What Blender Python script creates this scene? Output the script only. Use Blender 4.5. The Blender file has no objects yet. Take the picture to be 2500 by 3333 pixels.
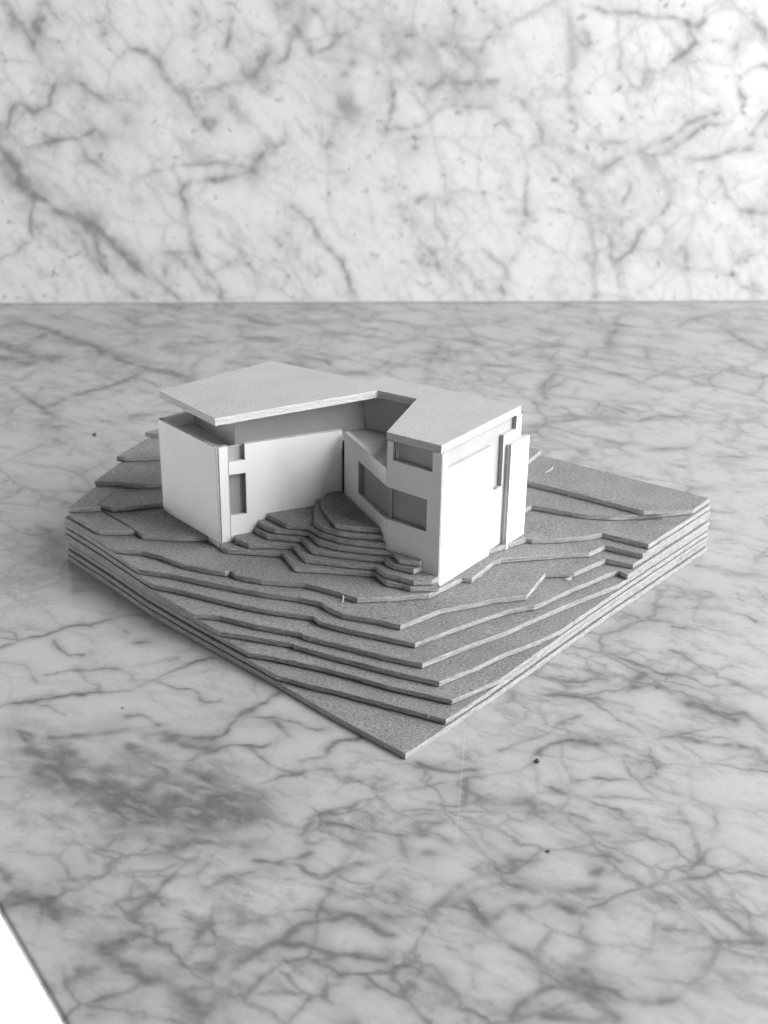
import bpy, bmesh, math, random
import numpy as np
from mathutils import Vector, Matrix, noise as mnoise
random.seed(7)
rng = np.random.default_rng(11)
scene = bpy.context.scene
C = scene.collection
MM = 0.001                                     # every number below is in millimetres

# ------------------------------------------------------------------ camera, light, exposure
cam_d = bpy.data.cameras.new('camera'); cam = bpy.data.objects.new('camera', cam_d); C.objects.link(cam)
right = Vector((0.99990252, 0.00590067, 0.01265403)); up = Vector((-0.01396218, 0.42257707, 0.90621944)); fwd = Vector((0, 0.90630779, -0.42261826))
m = Matrix((right, up, -fwd)).transposed().to_4x4()
m.translation = Vector((-0.333, -390.788, 214.503)) * MM
cam.matrix_world = m
cam_d.sensor_fit = 'VERTICAL'; cam_d.sensor_height = 36.0; cam_d.sensor_width = 27.0
cam_d.lens = 36.0 * 2950 / 2212
cam_d.clip_start = 0.01; cam_d.clip_end = 50
cam_d.dof.use_dof = True; cam_d.dof.focus_distance = 0.41; cam_d.dof.aperture_fstop = 48.0 / 2.5
scene.camera = cam

world = bpy.data.worlds.new('World'); scene.world = world; world.use_nodes = True
bg = world.node_tree.nodes['Background']
bg.inputs['Color'].default_value = (1, 1, 1, 1); bg.inputs['Strength'].default_value = 0.14

def area_lamp(name, loc, target, sx, sy, power):
    d = bpy.data.lights.new(name, 'AREA'); d.shape = 'RECTANGLE'; d.size = sx; d.size_y = sy; d.energy = power
    o = bpy.data.objects.new(name, d); C.objects.link(o)
    o.location = loc; o.rotation_euler = (Vector(target) - Vector(loc)).to_track_quat('-Z', 'Y').to_euler()
    return o
# the room's big window, to the right and a little towards the camera
area_lamp('window_light', (0.86, -0.21, 0.60), (0, 0.05, 0.03), 0.75, 1.15, 29.5)
# weaker daylight from a second opening low on the left, level with the counter
area_lamp('side_light', (-0.62, 0.30, 0.03), (-0.08, 0.02, 0.02), 0.35, 0.25, 4.6)
# added fill lamp, unseen below counter level, to whiten the cabinet front
area_lamp('cabinet_fill_light', (-0.55, -0.52, -0.68), (-0.08, -0.17, -0.05), 0.25, 0.25, 24)

scene.view_settings.view_transform = 'Standard'; scene.view_settings.look = 'None'
scene.view_settings.exposure = 0.0; scene.view_settings.gamma = 1.0
scene.render.resolution_x = 768; scene.render.resolution_y = 1024

# hand-laid marble veins: (0 counter / 1 wall, width mm, strength, points in tenths of a millimetre)
VEINS=[(1,2,0.5,[(183,1536),(223,1482),(276,1439),(291,1351),(362,1251),(438,1183)]),
(1,1.2,0.4,[(389,1549),(420,1506),(468,1473)]),
(1,2,0.4,[(364,1527),(339,1440),(341,1395)]),
(1,3.2,0.45,[(196,1444)]),
(1,2.6,0.45,[(375,1456)]),
(1,3,0.4,[(340,1406)]),
(1,1.6,0.6,[(464,1217),(552,1150),(584,1116),(653,1082)]),
(1,3,0.4,[(464,1215)]),
(1,1.5,0.5,[(91,876),(134,894),(148,964),(166,1033),(211,1068),(270,1016),(332,1051),(356,1057),(381,1137),(420,1183)]),
(1,1.6,0.5,[(229,835),(328,871),(424,883),(520,889),(583,936),(639,895)]),
(1,1.4,0.35,[(320,912),(376,883)]),
(1,6,0.3,[(663,895)]),
(1,2.4,0.8,[(87,835),(138,752),(176,656),(242,595),(298,547),(366,492),(450,473),(532,430),(590,386),(658,311),(715,235)]),
(1,6,0.5,[(81,775),(146,716),(199,644)]),
(1,4,0.5,[(74,716),(141,668),(232,608)]),
(1,4.5,0.5,[(450,479)]),
(1,4.5,0.55,[(514,436)]),
(1,2,0.4,[(388,461),(455,386),(487,323),(505,235)]),
(1,1.3,0.45,[(241,583),(236,522),(208,485),(202,361),(103,286),(27,261)]),
(1,1.5,0.4,[(540,374),(558,286),(574,254)]),
(1,1.4,0.35,[(318,361),(374,292)]),
(1,2,0.6,[(566,222),(622,145),(680,74),(752,28)]),
(1,2,0.55,[(715,235),(809,145),(882,119),(942,54),(978,15)]),
(1,5,0.3,[(730,171)]),
(1,1.8,0.55,[(799,1337),(868,1327),(935,1265),(954,1197),(1044,1106),(1099,1014),(1145,967),(1179,920)]),
(1,3.5,0.4,[(955,1209)]),
(1,3,0.45,[(1116,1002)]),
(1,3.5,0.45,[(1186,956)]),
(1,2.5,0.35,[(1057,1129),(1176,1136),(1295,1165),(1427,1211),(1476,1302)]),
(1,7,0.25,[(1368,1211)]),
(1,2.5,0.4,[(1464,1302),(1452,1257)]),
(1,1.5,0.35,[(743,657),(842,699),(915,711),(1039,754),(1160,760),(1293,748),(1389,712)]),
(1,2,0.45,[(1389,712),(1278,682),(1156,669),(1059,675),(995,608),(1027,522),(1047,423),(1049,323),(1077,259),(1172,144),(1205,27)]),
(1,1.6,0.4,[(885,158),(905,298),(1003,272),(1077,259)]),
(1,1.5,0.35,[(952,260),(1048,170),(1132,79)]),
(1,2,0.5,[(1558,963),(1563,862),(1477,838),(1440,778)]),
(1,5,0.35,[(1439,766)]),
(1,1.5,0.5,[(1594,522),(1692,448),(1729,372),(1816,296),(1891,181),(1943,24)]),
(1,2,0.45,[(1602,1404),(1582,1292),(1546,1269)]),
(1,2.6,0.5,[(1620,1449),(1666,1371),(1701,1315),(1772,1338),(1819,1383),(1902,1440)]),
(1,9,0.35,[(1943,1485)]),
(1,7,0.35,[(1587,1548)]),
(1,3,0.35,[(1715,1538),(1773,1483),(1784,1428)]),
(1,2.4,0.4,[(1297,1556),(1305,1458),(1278,1357)]),
(1,2,0.35,[(1112,1544),(1154,1468),(1117,1412)]),
(1,12,0.3,[(1890,1052)]),
(1,4,0.3,[(1945,1041)]),
(1,2,0.5,[(514,824),(534,776),(593,753),(660,693)]),
(1,3.4,0.4,[(593,759)]),
(1,2,0.5,[(663,1387)]),
(1,2,0.4,[(956,1433)]),
(1,2.6,0.35,[(754,1099)]),
(1,3.5,0.3,[(818,1082)]),
(1,5,0.3,[(752,978)]),
(1,2,0.5,[(1168,1238)]),
(1,2,0.5,[(1328,983)]),
(1,2.5,0.4,[(1285,1044)]),
(1,2.2,0.4,[(1490,1132)]),
(1,2,0.35,[(1294,784)]),
(1,2.6,0.4,[(1389,706)]),
(1,2,0.4,[(1860,1208)]),
(1,1.8,0.4,[(1914,1266)]),
(1,2.6,0.35,[(1516,341)]),
(1,2,0.4,[(1560,379)]),
(1,2,0.35,[(1621,290)]),
(1,2.5,0.3,[(1301,259)]),
(1,4,0.25,[(773,559)]),
(1,4,0.2,[(1891,670)]),
(1,1.5,0.45,[(2084,935),(2119,1006),(2129,1123),(2122,1181)]),
(1,1.5,0.45,[(2096,941),(2242,942),(2326,995),(2355,1042),(2446,1049),(2640,1050)]),
(1,1.8,0.4,[(2151,1273),(2212,1193),(2310,1141),(2393,1182),(2478,1160),(2562,1183),(2659,1172)]),
(1,9,0.3,[(2561,1189)]),
(1,5,0.3,[(2478,1148)]),
(1,14,0.28,[(2316,1342)]),
(1,10,0.25,[(2172,1408)]),
(1,8,0.25,[(2472,1331)]),
(1,3,0.4,[(2150,1307)]),
(1,1.8,0.5,[(2607,1389),(2646,1440),(2717,1457),(2809,1514),(2879,1525),(2924,1575)]),
(1,1.6,0.45,[(3079,1560),(3176,1539),(3260,1534),(3381,1524),(3502,1508),(3638,1481),(3712,1464),(3739,1543),(3795,1583)]),
(1,1.6,0.45,[(3844,1577),(3935,1522),(4045,1421)]),
(1,2.2,0.5,[(3638,1475),(3697,1385),(3630,1327),(3562,1281),(3542,1235),(3455,1252)]),
(1,1.5,0.35,[(3260,1534),(3282,1416),(3319,1268),(3365,1164),(3451,1165),(3455,1246)]),
(1,4,0.28,[(3011,1515),(3029,1426),(3060,1335),(3049,1151),(3069,1034)]),
(1,2,0.5,[(2734,1126),(2809,1080),(2888,986),(2945,866),(2884,842),(3027,746),(3082,684),(3150,610),(3194,523),(3216,409),(3248,320),(3257,204),(3284,33)]),
(1,5,0.33,[(2946,854),(3070,843),(3162,782),(3255,709)]),
(1,2,0.3,[(3154,891),(3266,879),(3365,886)]),
(1,2.5,0.35,[(3253,734),(3373,795),(3469,844),(3613,905),(3717,977),(3836,1025)]),
(1,1.8,0.4,[(3631,844),(3726,893),(3806,965),(3905,966)]),
(1,2,0.4,[(3471,820),(3634,820),(3776,784),(3923,821),(4058,845)]),
(1,2.2,0.55,[(4047,930),(4110,1026)]),
(1,9,0.22,[(3516,746)]),
(1,14,0.18,[(3652,648)]),
(1,1.6,0.5,[(3900,698),(3978,574),(4050,511),(4179,504)]),
(1,1.5,0.45,[(4091,1261),(3982,1249),(3917,1179),(3989,1097)]),
(1,2,0.35,[(3410,660),(3383,536)]),
(1,1.8,0.45,[(3630,548),(3605,485),(3474,384),(3469,294),(3371,229),(3293,397)]),
(1,4,0.45,[(3405,435)]),
(1,6,0.35,[(3250,460)]),
(1,1.5,0.35,[(3304,422),(3342,268),(3423,85)]),
(1,1.5,0.35,[(2151,535),(2266,385),(2358,283),(2412,167),(2516,101)]),
(1,1.5,0.35,[(2637,295),(2730,218),(2772,127)]),
(1,1.5,0.33,[(2716,997),(2758,902),(2823,842),(2853,745),(2852,548),(2880,485)]),
(1,2.6,0.5,[(3756,268),(3766,176)]),
(1,2,0.6,[(2589,1512)]),
(1,2.5,0.45,[(2597,1332)]),
(1,3.5,0.5,[(2256,846)]),
(1,2.6,0.5,[(2425,548)]),
(1,2.4,0.4,[(2318,597),(2281,560)]),
(1,2.6,0.45,[(2852,435)]),
(1,2,0.5,[(2874,492)]),
(1,1.6,0.8,[(2746,87),(2763,54)]),
(1,2.6,0.4,[(3119,66)]),
(1,2.2,0.5,[(3315,1245)]),
(1,2,0.45,[(3405,1065)]),
(1,2.4,0.45,[(3114,1415),(3130,1358)]),
(1,2.2,0.3,[(2699,842)]),
(1,2.2,0.3,[(2789,782)]),
(1,2,0.35,[(2725,573)]),
(1,2,0.4,[(2772,510)]),
(1,3,0.35,[(2112,646)]),
(1,2,0.35,[(2345,283)]),
(1,3.6,0.3,[(2500,192)]),
(1,2.5,0.3,[(2805,244)]),
(1,2.5,0.3,[(3055,152)]),
(1,4,0.3,[(3884,280)]),
(1,6,0.2,[(3670,345)]),
(1,5,0.25,[(4108,254)]),
(1,2,0.35,[(4168,96)]),
(1,3,0.35,[(3906,1364)]),
(1,1.8,0.4,[(3694,1189)]),
(1,2.4,0.3,[(3636,1036)]),
(0,0.8,0.6,[(-1181,-266),(-1109,-264),(-1053,-242),(-991,-194),(-943,-172),(-919,-176),(-895,-149),(-816,-120),(-759,-113)]),
(0,0.8,0.4,[(-1194,-215),(-1158,-235),(-1114,-265),(-1141,-301),(-1168,-316)]),
(0,0.8,0.6,[(-1083,-641),(-1026,-623),(-975,-600),(-914,-594),(-851,-574),(-786,-564),(-731,-549),(-680,-507),(-637,-470),(-603,-431),(-554,-387),(-498,-357)]),
(0,0.9,0.5,[(-980,-469),(-896,-448),(-796,-432),(-740,-468),(-731,-495),(-702,-490),(-676,-498)]),
(0,1,0.25,[(-791,-432),(-715,-411),(-620,-384)]),
(0,0.9,0.5,[(-1007,-262),(-977,-331),(-943,-369),(-899,-363)]),
(0,0.9,0.4,[(-1146,-398),(-1067,-415),(-1033,-475),(-996,-529)]),
(0,0.8,0.35,[(-896,-448),(-855,-507),(-813,-573)]),
(0,0.9,0.4,[(-650,-511),(-596,-546),(-562,-554),(-508,-601),(-450,-604)]),
(0,1.2,0.5,[(-306,-556),(-350,-601),(-384,-645),(-415,-713),(-444,-778),(-469,-803)]),
(0,1.1,0.4,[(-943,-633),(-899,-683)]),
(0,1.6,0.5,[(-747,-280)]),
(0,1.4,0.35,[(-768,-280),(-722,-279)]),
(0,1.2,0.35,[(-805,-215)]),
(0,2.5,0.3,[(-1236,521),(-1165,421),(-1125,369)]),
(0,2,0.25,[(-1303,338),(-1208,277),(-1111,205)]),
(0,3,0.3,[(-1008,64)]),
(0,3,0.75,[(-991,-774),(-945,-860),(-885,-933),(-793,-991)]),
(0,5.5,0.8,[(-867,-932),(-797,-971),(-735,-1010),(-665,-1067),(-587,-1113)]),
(0,5.5,0.75,[(-588,-1103),(-516,-1120),(-431,-1146),(-346,-1126)]),
(0,6,0.7,[(-643,-1057),(-558,-1074),(-486,-1082)]),
(0,4,0.6,[(-423,-1071),(-339,-1021)]),
(0,5,0.5,[(-850,-869),(-763,-930),(-693,-979),(-602,-1017)]),
(0,4,0.4,[(-684,-822),(-581,-925),(-510,-995)]),
(0,3.5,0.4,[(-520,-924),(-452,-973)]),
(0,2.4,0.4,[(-902,-805),(-793,-780),(-670,-755),(-578,-775),(-469,-789)]),
(0,1.4,0.4,[(-724,-705),(-684,-675),(-640,-709)]),
(0,2.4,0.45,[(-914,-860),(-823,-879),(-759,-888)]),
(0,2,0.4,[(-602,-787),(-522,-818),(-468,-849)]),
(0,1.4,0.4,[(-682,-833),(-587,-884),(-507,-882),(-449,-849)]),
(0,3,0.65,[(-502,-1255),(-420,-1236),(-330,-1234)]),
(0,1.5,0.4,[(-595,-1204),(-525,-1212),(-450,-1183)]),
(0,3,0.35,[(-629,-927),(-537,-975),(-462,-994)]),
(0,0.9,0.5,[(-996,-976),(-886,-953)]),
(0,1.4,0.6,[(-570,-1477),(-510,-1389),(-437,-1280),(-385,-1244)]),
(0,1.1,0.5,[(-741,-1370),(-640,-1355),(-550,-1337),(-492,-1323)]),
(0,1.2,0.45,[(-638,-1451),(-547,-1422)]),
(0,1.1,0.5,[(-466,-860),(-395,-826),(-295,-818)]),
(0,1,0.5,[(-329,-1001),(-272,-959),(-189,-932),(-141,-915)]),
(0,1.2,0.5,[(-210,-885),(-155,-863),(-126,-808),(-58,-774)]),
(0,1.3,0.45,[(-210,-1178),(-178,-1131),(-87,-1073),(-16,-1042)]),
(0,1.5,0.6,[(-246,-1301),(-176,-1257)]),
(0,1.5,0.6,[(-303,-1285),(-235,-1305),(-201,-1317),(-138,-1357),(-47,-1297)]),
(0,1.3,0.45,[(-319,-1510),(-243,-1482),(-170,-1461),(-85,-1479)]),
(0,1.4,0.6,[(-296,-1629),(-225,-1574),(-171,-1529),(-85,-1479),(-42,-1489),(10,-1537)]),
(0,1.3,0.55,[(-225,-1581),(-163,-1584),(-112,-1586),(-40,-1606),(6,-1616)]),
(0,1.3,0.5,[(-411,-1563),(-396,-1519),(-360,-1511)]),
(0,1.2,0.5,[(-400,-1403),(-351,-1353),(-297,-1344)]),
(0,1.1,0.45,[(-335,-1181),(-308,-1233),(-267,-1179),(-291,-1161)]),
(0,1.5,0.6,[(-768,-1442),(-734,-1496)]),
(0,1.6,0.5,[(-899,-1348),(-843,-1396),(-798,-1427)]),
(0,2,0.4,[(-848,-1459),(-775,-1458)]),
(0,3.6,0.55,[(-600,-1596),(-538,-1658),(-493,-1691)]),
(0,1.5,0.45,[(-633,-1660),(-599,-1652)]),
(0,3,0.55,[(-441,-1710),(-398,-1736),(-367,-1787)]),
(0,1.6,0.45,[(-601,-1746),(-555,-1732),(-492,-1694)]),
(0,1.2,0.4,[(-221,-1686),(-131,-1615),(-101,-1593)]),
(0,0.9,0.5,[(-1084,-638),(-962,-599),(-783,-564)]),
(0,5,0.3,[(-313,-1708)]),
(0,2,0.45,[(-568,-1545),(-533,-1540)]),
(0,3,0.5,[(-46,-1787)]),
(0,2,0.5,[(-84,-1663)]),
(0,2.5,0.5,[(-8,-1709)]),
(0,2.4,0.4,[(-365,-1648)]),
(0,2,0.45,[(-675,-1694)]),
(0,2,0.45,[(-592,-1791)]),
(0,2.5,0.35,[(-502,-1601),(-469,-1586)]),
(0,5,0.25,[(-702,-1425)]),
(0,1,0.35,[(-664,-1259),(-640,-1205),(-601,-1168)]),
(0,1,0.3,[(-725,-1260),(-676,-1310)]),
(0,1.6,0.35,[(-815,-1136),(-782,-1181)]),
(0,3.5,0.4,[(-16,-1109),(-37,-1219)]),
(0,1,0.35,[(-344,-835),(-301,-898),(-236,-948)]),
(0,1.6,0.4,[(-310,-712),(-267,-779)]),
(0,1.1,0.35,[(-358,-679),(-259,-711),(-168,-726)]),
(0,1.2,0.35,[(-112,-1025),(-54,-954),(1,-963)]),
(0,1.1,0.4,[(-147,-1158),(-67,-1157)]),
(0,1.2,0.4,[(-196,-1213),(-128,-1212),(-48,-1228)]),
(0,1.4,0.4,[(-418,-1346),(-410,-1321),(-384,-1304)]),
(0,1.9,0.6,[(191,-1423),(230,-1484),(269,-1528),(326,-1592),(390,-1654),(422,-1680)]),
(0,1.8,0.5,[(423,-1674),(481,-1686),(540,-1718),(586,-1734),(647,-1696),(687,-1695)]),
(0,1.8,0.5,[(407,-1640),(449,-1590),(470,-1539)]),
(0,1.8,0.5,[(263,-1475),(308,-1436),(384,-1419),(449,-1456),(474,-1471)]),
(0,3,0.35,[(312,-1388),(379,-1363),(436,-1386),(497,-1376)]),
(0,1.4,0.5,[(669,-1585),(757,-1555),(857,-1546)]),
(0,1.3,0.5,[(726,-1372),(778,-1457),(842,-1524)]),
(0,1.2,0.3,[(653,-1413),(704,-1482),(747,-1551)]),
(0,1.3,0.45,[(624,-1366),(713,-1356),(776,-1342),(839,-1303),(892,-1268)]),
(0,1.3,0.4,[(739,-1305),(796,-1245),(847,-1217),(884,-1251),(926,-1310)]),
(0,1.1,0.45,[(510,-961),(584,-949),(676,-947),(714,-936)]),
(0,1.1,0.3,[(704,-957),(772,-1015),(850,-1071),(836,-1191)]),
(0,1.1,0.35,[(7,-1027),(97,-1006),(157,-984),(298,-946),(388,-892)]),
(0,1.4,0.5,[(86,-889),(178,-918),(263,-921)]),
(0,1.6,0.5,[(417,-849),(459,-805),(512,-787),(592,-802)]),
(0,1.4,0.35,[(319,-830),(398,-785),(455,-727),(553,-656)]),
(0,1.1,0.5,[(466,-544),(539,-555),(631,-564),(700,-593)]),
(0,1.5,0.5,[(889,-576),(939,-623),(1031,-626),(1071,-701)]),
(0,1.4,0.5,[(824,-741),(882,-773),(943,-782)]),
(0,1.2,0.4,[(979,-793),(1032,-835)]),
(0,1.2,0.4,[(65,-1149),(146,-1147)]),
(0,1.6,0.8,[(366,-1045)]),
(0,1.4,0.7,[(452,-987),(471,-1012)]),
(0,1.3,0.7,[(504,-1323),(520,-1331)]),
(0,3,0.6,[(134,-1689)]),
(0,2.6,0.5,[(109,-1251)]),
(0,4,0.4,[(31,-1418)]),
(0,4,0.3,[(638,-1557)]),
(0,1.6,0.35,[(160,-1383),(115,-1471),(9,-1484)]),
(0,1.3,0.35,[(458,-1243),(512,-1264),(576,-1284)]),
(0,1.2,0.4,[(607,-1196),(665,-1186),(690,-1207)]),
(0,1.8,0.45,[(281,-1768),(335,-1715),(376,-1695),(435,-1700),(475,-1726),(483,-1771)]),
(0,2,0.4,[(347,-1786),(443,-1788)]),
(0,1.5,0.35,[(163,-1581),(226,-1565),(272,-1561)]),
(0,2,0.35,[(263,-1212),(299,-1272),(318,-1306)]),
(0,1.3,0.35,[(125,-1058),(214,-1066),(234,-1007),(230,-968)]),
(0,1.3,0.3,[(7,-1146),(60,-1117),(124,-1106)]),
(0,1.6,0.35,[(64,-1260),(42,-1190),(111,-1171)]),
(0,1.6,0.35,[(205,-988),(290,-1074)]),
(0,1.5,0.3,[(387,-1109),(442,-1136)]),
(0,1.3,0.3,[(569,-1096),(606,-1123)]),
(0,2.5,0.3,[(523,-1180),(568,-1188)]),
(0,2,0.3,[(606,-1622),(679,-1634),(757,-1667)]),
(0,2,0.35,[(40,-1734),(85,-1707)]),
(0,1.2,0.3,[(188,-1375),(240,-1324),(320,-1289),(387,-1288)]),
(0,1.2,0.55,[(748,-79),(813,-58),(850,-91),(893,-90),(919,-132),(949,-145)]),
(0,1.4,0.5,[(697,-302),(752,-352),(788,-381),(834,-422),(906,-437),(945,-481),(980,-500)]),
(0,1.1,0.45,[(1048,-7),(1109,-15),(1161,-58),(1193,-105)]),
(0,2,0.5,[(878,-577),(908,-600),(945,-622),(999,-665)]),
(0,1.2,0.4,[(871,-288),(903,-314),(937,-369),(972,-414)]),
(0,1.2,0.35,[(732,-220),(789,-237)]),
(0,1.2,0.5,[(458,-436),(525,-459),(585,-470),(655,-472)]),
(0,2,0.5,[(705,-511),(724,-478),(768,-419)]),
(0,1.2,0.5,[(980,-500),(1042,-478),(1080,-517),(1117,-540)]),
(0,1.7,0.5,[(821,-743),(872,-777),(911,-783)]),
(0,1.7,0.5,[(981,-796),(1010,-809),(1020,-836)]),
(0,1.2,0.4,[(732,-687),(785,-715)]),
(0,1,0.45,[(469,-545),(519,-551),(565,-562),(642,-564)]),
(0,1.3,0.4,[(554,-785),(596,-805)]),
(0,1.4,0.35,[(544,-669),(544,-699),(474,-701)]),
(0,2.6,0.25,[(694,-194),(768,-136),(862,-133)]),
(0,1.4,0.3,[(946,65),(999,87),(1083,69)]),
(0,1.6,0.3,[(882,-17),(959,-20)]),
(0,1.5,0.3,[(1072,282),(1162,274)]),
(0,2.5,0.25,[(1178,230),(1277,222)]),
(0,1.5,0.3,[(1184,494),(1239,502)]),
(0,4.5,0.6,[(-1966,3024),(-1760,2872),(-1566,2687),(-1392,2510),(-1237,2341),(-1067,2247),(-942,2137)]),
(0,4,0.5,[(-1946,2670),(-1787,2493),(-1650,2393),(-1568,2431)]),
(0,8,0.5,[(-1869,2418),(-1796,2351),(-1722,2320)]),
(0,2.5,0.4,[(-1794,2085),(-1709,2089),(-1634,2324),(-1594,2395)]),
(0,2.2,0.4,[(-1709,1963),(-1607,1845),(-1508,1732),(-1458,1648)]),
(0,2.2,0.45,[(-1484,1761),(-1439,1837),(-1393,1914),(-1322,1978),(-1249,2044),(-1181,2143),(-1149,2210)]),
(0,2,0.35,[(-1132,2113),(-1053,2021)]),
(0,2,0.3,[(-936,2252),(-907,2460),(-836,2535)]),
(0,3.5,0.5,[(-786,3164),(-676,3044),(-575,3007),(-456,3054),(-310,3061)]),
(0,2.5,0.4,[(-770,2666),(-655,2805),(-554,2733)]),
(0,2,0.4,[(-483,2550),(-305,2416),(-211,2283)]),
(0,2,0.4,[(-327,2898),(-134,2829),(-16,2795)]),
(0,2.5,0.5,[(-176,2235),(-78,2255)]),
(0,3,0.5,[(-1531,2922)]),
(0,4,0.5,[(-1069,2597)]),
(0,3,0.4,[(-1185,2938),(-1146,2920)]),
(0,5,0.4,[(-1983,2901),(-1945,2943)]),
(0,2,0.4,[(-1755,2852),(-1771,2716),(-1824,2601)]),
(0,2.5,0.4,[(-669,2453),(-578,2457)]),
(0,2.5,0.45,[(-482,2374),(-403,2360)]),
(0,3,0.3,[(-946,2677),(-844,2701)]),
(0,2.5,0.35,[(-1805,2386),(-1742,2794)]),
(0,6,0.3,[(-1558,1561),(-1392,1486)]),
(0,3,0.4,[(-1393,3093),(-1292,2933)]),
(0,4,0.4,[(-1230,3316),(-1099,3278)]),
(0,4,0.35,[(-723,3297),(-346,3315)]),
(0,2,0.4,[(266,2732),(237,2510),(186,2300)]),
(0,2,0.4,[(237,2510),(314,2443)]),
(0,3,0.35,[(598,3104),(729,3194),(828,2952)]),
(0,3,0.35,[(1095,2620),(1175,2928),(1288,3350)]),
(0,2.5,0.35,[(1300,2666),(1292,2485),(1291,2347)]),
(0,2.5,0.4,[(1658,3238),(1666,3154),(1749,3075),(1795,2956),(1844,2803),(1907,2674)]),
(0,2.5,0.4,[(604,2544),(742,2678),(887,2722)]),
(0,2,0.35,[(724,2604),(824,2465),(835,2362),(734,2126),(712,1908)]),
(0,1.8,0.4,[(907,2399),(1037,2286),(1146,2274)]),
(0,1.8,0.4,[(946,1858),(1004,1831),(1058,1775)]),
(0,1.8,0.4,[(736,1649),(902,1683),(1101,1663),(1213,1724),(1418,1732)]),
(0,2.5,0.4,[(1531,2603),(1533,2496)]),
(0,2.5,0.35,[(43,2722),(222,2845),(454,2740)]),
(0,2,0.3,[(459,2414),(611,2352)]),
(0,2,0.3,[(99,2469),(9,2259)]),
(0,2,0.35,[(1637,3195),(1813,3376),(1846,3466)]),
(0,1.5,0.35,[(1502,1651),(1642,1726)]),
(0,2,0.3,[(808,1334),(843,1237),(748,1233)]),
(0,2,0.3,[(1097,1345),(1248,1376)]),
(0,3,0.25,[(1572,1363)]),
(0,2.4,0.35,[(723,1621),(630,1590)])]

# ------------------------------------------------------------------ materials
class NT:
    """small node-graph helper"""
    def __init__(s, name):
        s.m = bpy.data.materials.new(name); s.m.use_nodes = True
        s.t = s.m.node_tree; s.b = s.t.nodes['Principled BSDF']
        s.co = s.t.nodes.new('ShaderNodeTexCoord').outputs['Object']
    def n(s, typ, **kw):
        x = s.t.nodes.new(typ)
        for k, v in kw.items(): setattr(x, k, v)
        return x
    def put(s, sock, v):
        if hasattr(v, 'is_linked') or hasattr(v, 'links'): s.t.links.new(v, sock)
        else: sock.default_value = v
    def math(s, op, a, b=0.0, c=None, clamp=False):
        x = s.n('ShaderNodeMath', operation=op, use_clamp=clamp)
        s.put(x.inputs[0], a); s.put(x.inputs[1], b)
        if c is not None: s.put(x.inputs[2], c)
        return x.outputs[0]
    def vm(s, op, a, b):
        x = s.n('ShaderNodeVectorMath', operation=op); s.put(x.inputs[0], a); s.put(x.inputs[1], b); return x.outputs[0]
    def mapping(s, v, rot=(0, 0, 0), scale=(1, 1, 1), loc=(0, 0, 0)):
        x = s.n('ShaderNodeMapping'); s.put(x.inputs['Vector'], v)
        x.inputs['Rotation'].default_value = rot; x.inputs['Scale'].default_value = scale; x.inputs['Location'].default_value = loc
        return x.outputs[0]
    def noise(s, v, scale=1.0, detail=3.0, rough=0.55, col=False):
        x = s.n('ShaderNodeTexNoise'); s.put(x.inputs['Vector'], v)
        x.inputs['Scale'].default_value = scale; x.inputs['Detail'].default_value = detail; x.inputs['Roughness'].default_value = rough
        return x.outputs['Color' if col else 'Fac']
    def voro(s, v, scale=1.0, feature='DISTANCE_TO_EDGE', rnd=1.0):
        x = s.n('ShaderNodeTexVoronoi', feature=feature); s.put(x.inputs['Vector'], v)
        x.inputs['Scale'].default_value = scale; x.inputs['Randomness'].default_value = rnd
        return x.outputs['Distance']
    def rng(s, v, a, b, c=0.0, d=1.0, smooth=True):
        x = s.n('ShaderNodeMapRange', interpolation_type='SMOOTHSTEP' if smooth else 'LINEAR')
        s.put(x.inputs['Value'], v)
        for k, q in zip(('From Min', 'From Max', 'To Min', 'To Max'), (a, b, c, d)): x.inputs[k].default_value = q
        return x.outputs['Result']
    def grey(s, v):
        x = s.n('ShaderNodeCombineColor')
        for i in range(3): s.put(x.inputs[i], v)
        return x.outputs[0]
    def bump(s, h, dist, strength=1.0):
        x = s.n('ShaderNodeBump'); s.put(x.inputs['Height'], h)
        x.inputs['Distance'].default_value = dist; x.inputs['Strength'].default_value = strength
        s.put(s.b.inputs['Normal'], x.outputs[0])

def board_top(name, base, var, mottle=0.10, fleck=0.5, relief=0.00016):
    """grey pulp board: felted fibres, flecks, a faint mottle"""
    g = NT(name); p = g.mapping(g.co, scale=(1000, 1000, 1000))
    wp = g.vm('ADD', p, g.vm('SCALE', g.noise(p, 0.9, 2, col=True), (0, 0, 0)))
    f1 = g.noise(g.mapping(p, rot=(0, 0, 0.5), scale=(1.0, 1.9, 1.0)), 1.0, 5, 0.75)
    f2 = g.noise(g.mapping(p, rot=(0, 0, -0.9), scale=(0.9, 2.2, 1.0)), 1.25, 4, 0.75)
    lo = g.noise(p, 0.09, 3, 0.5)
    fib = g.math('ADD', g.rng(f1, 0.3, 0.7, -1, 1, False), g.rng(f2, 0.3, 0.7, -1, 1, False))
    v = g.math('MULTIPLY_ADD', fib, var * 0.5, base)
    v = g.math('MULTIPLY_ADD', g.rng(lo, 0.3, 0.7, -1, 1, False), mottle * base, v)
    dark = g.rng(g.noise(p, 0.55, 2, 0.4), 0.70, 0.78)
    v = g.math('MULTIPLY', v, g.math('MULTIPLY_ADD', dark, -0.4 * fleck, 1.0))
    g.put(g.b.inputs['Base Color'], g.grey(v)); g.b.inputs['Roughness'].default_value = 0.92
    g.b.inputs['Specular IOR Level'].default_value = 0.15
    g.bump(fib, relief, 1.0)
    return g.m

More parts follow.
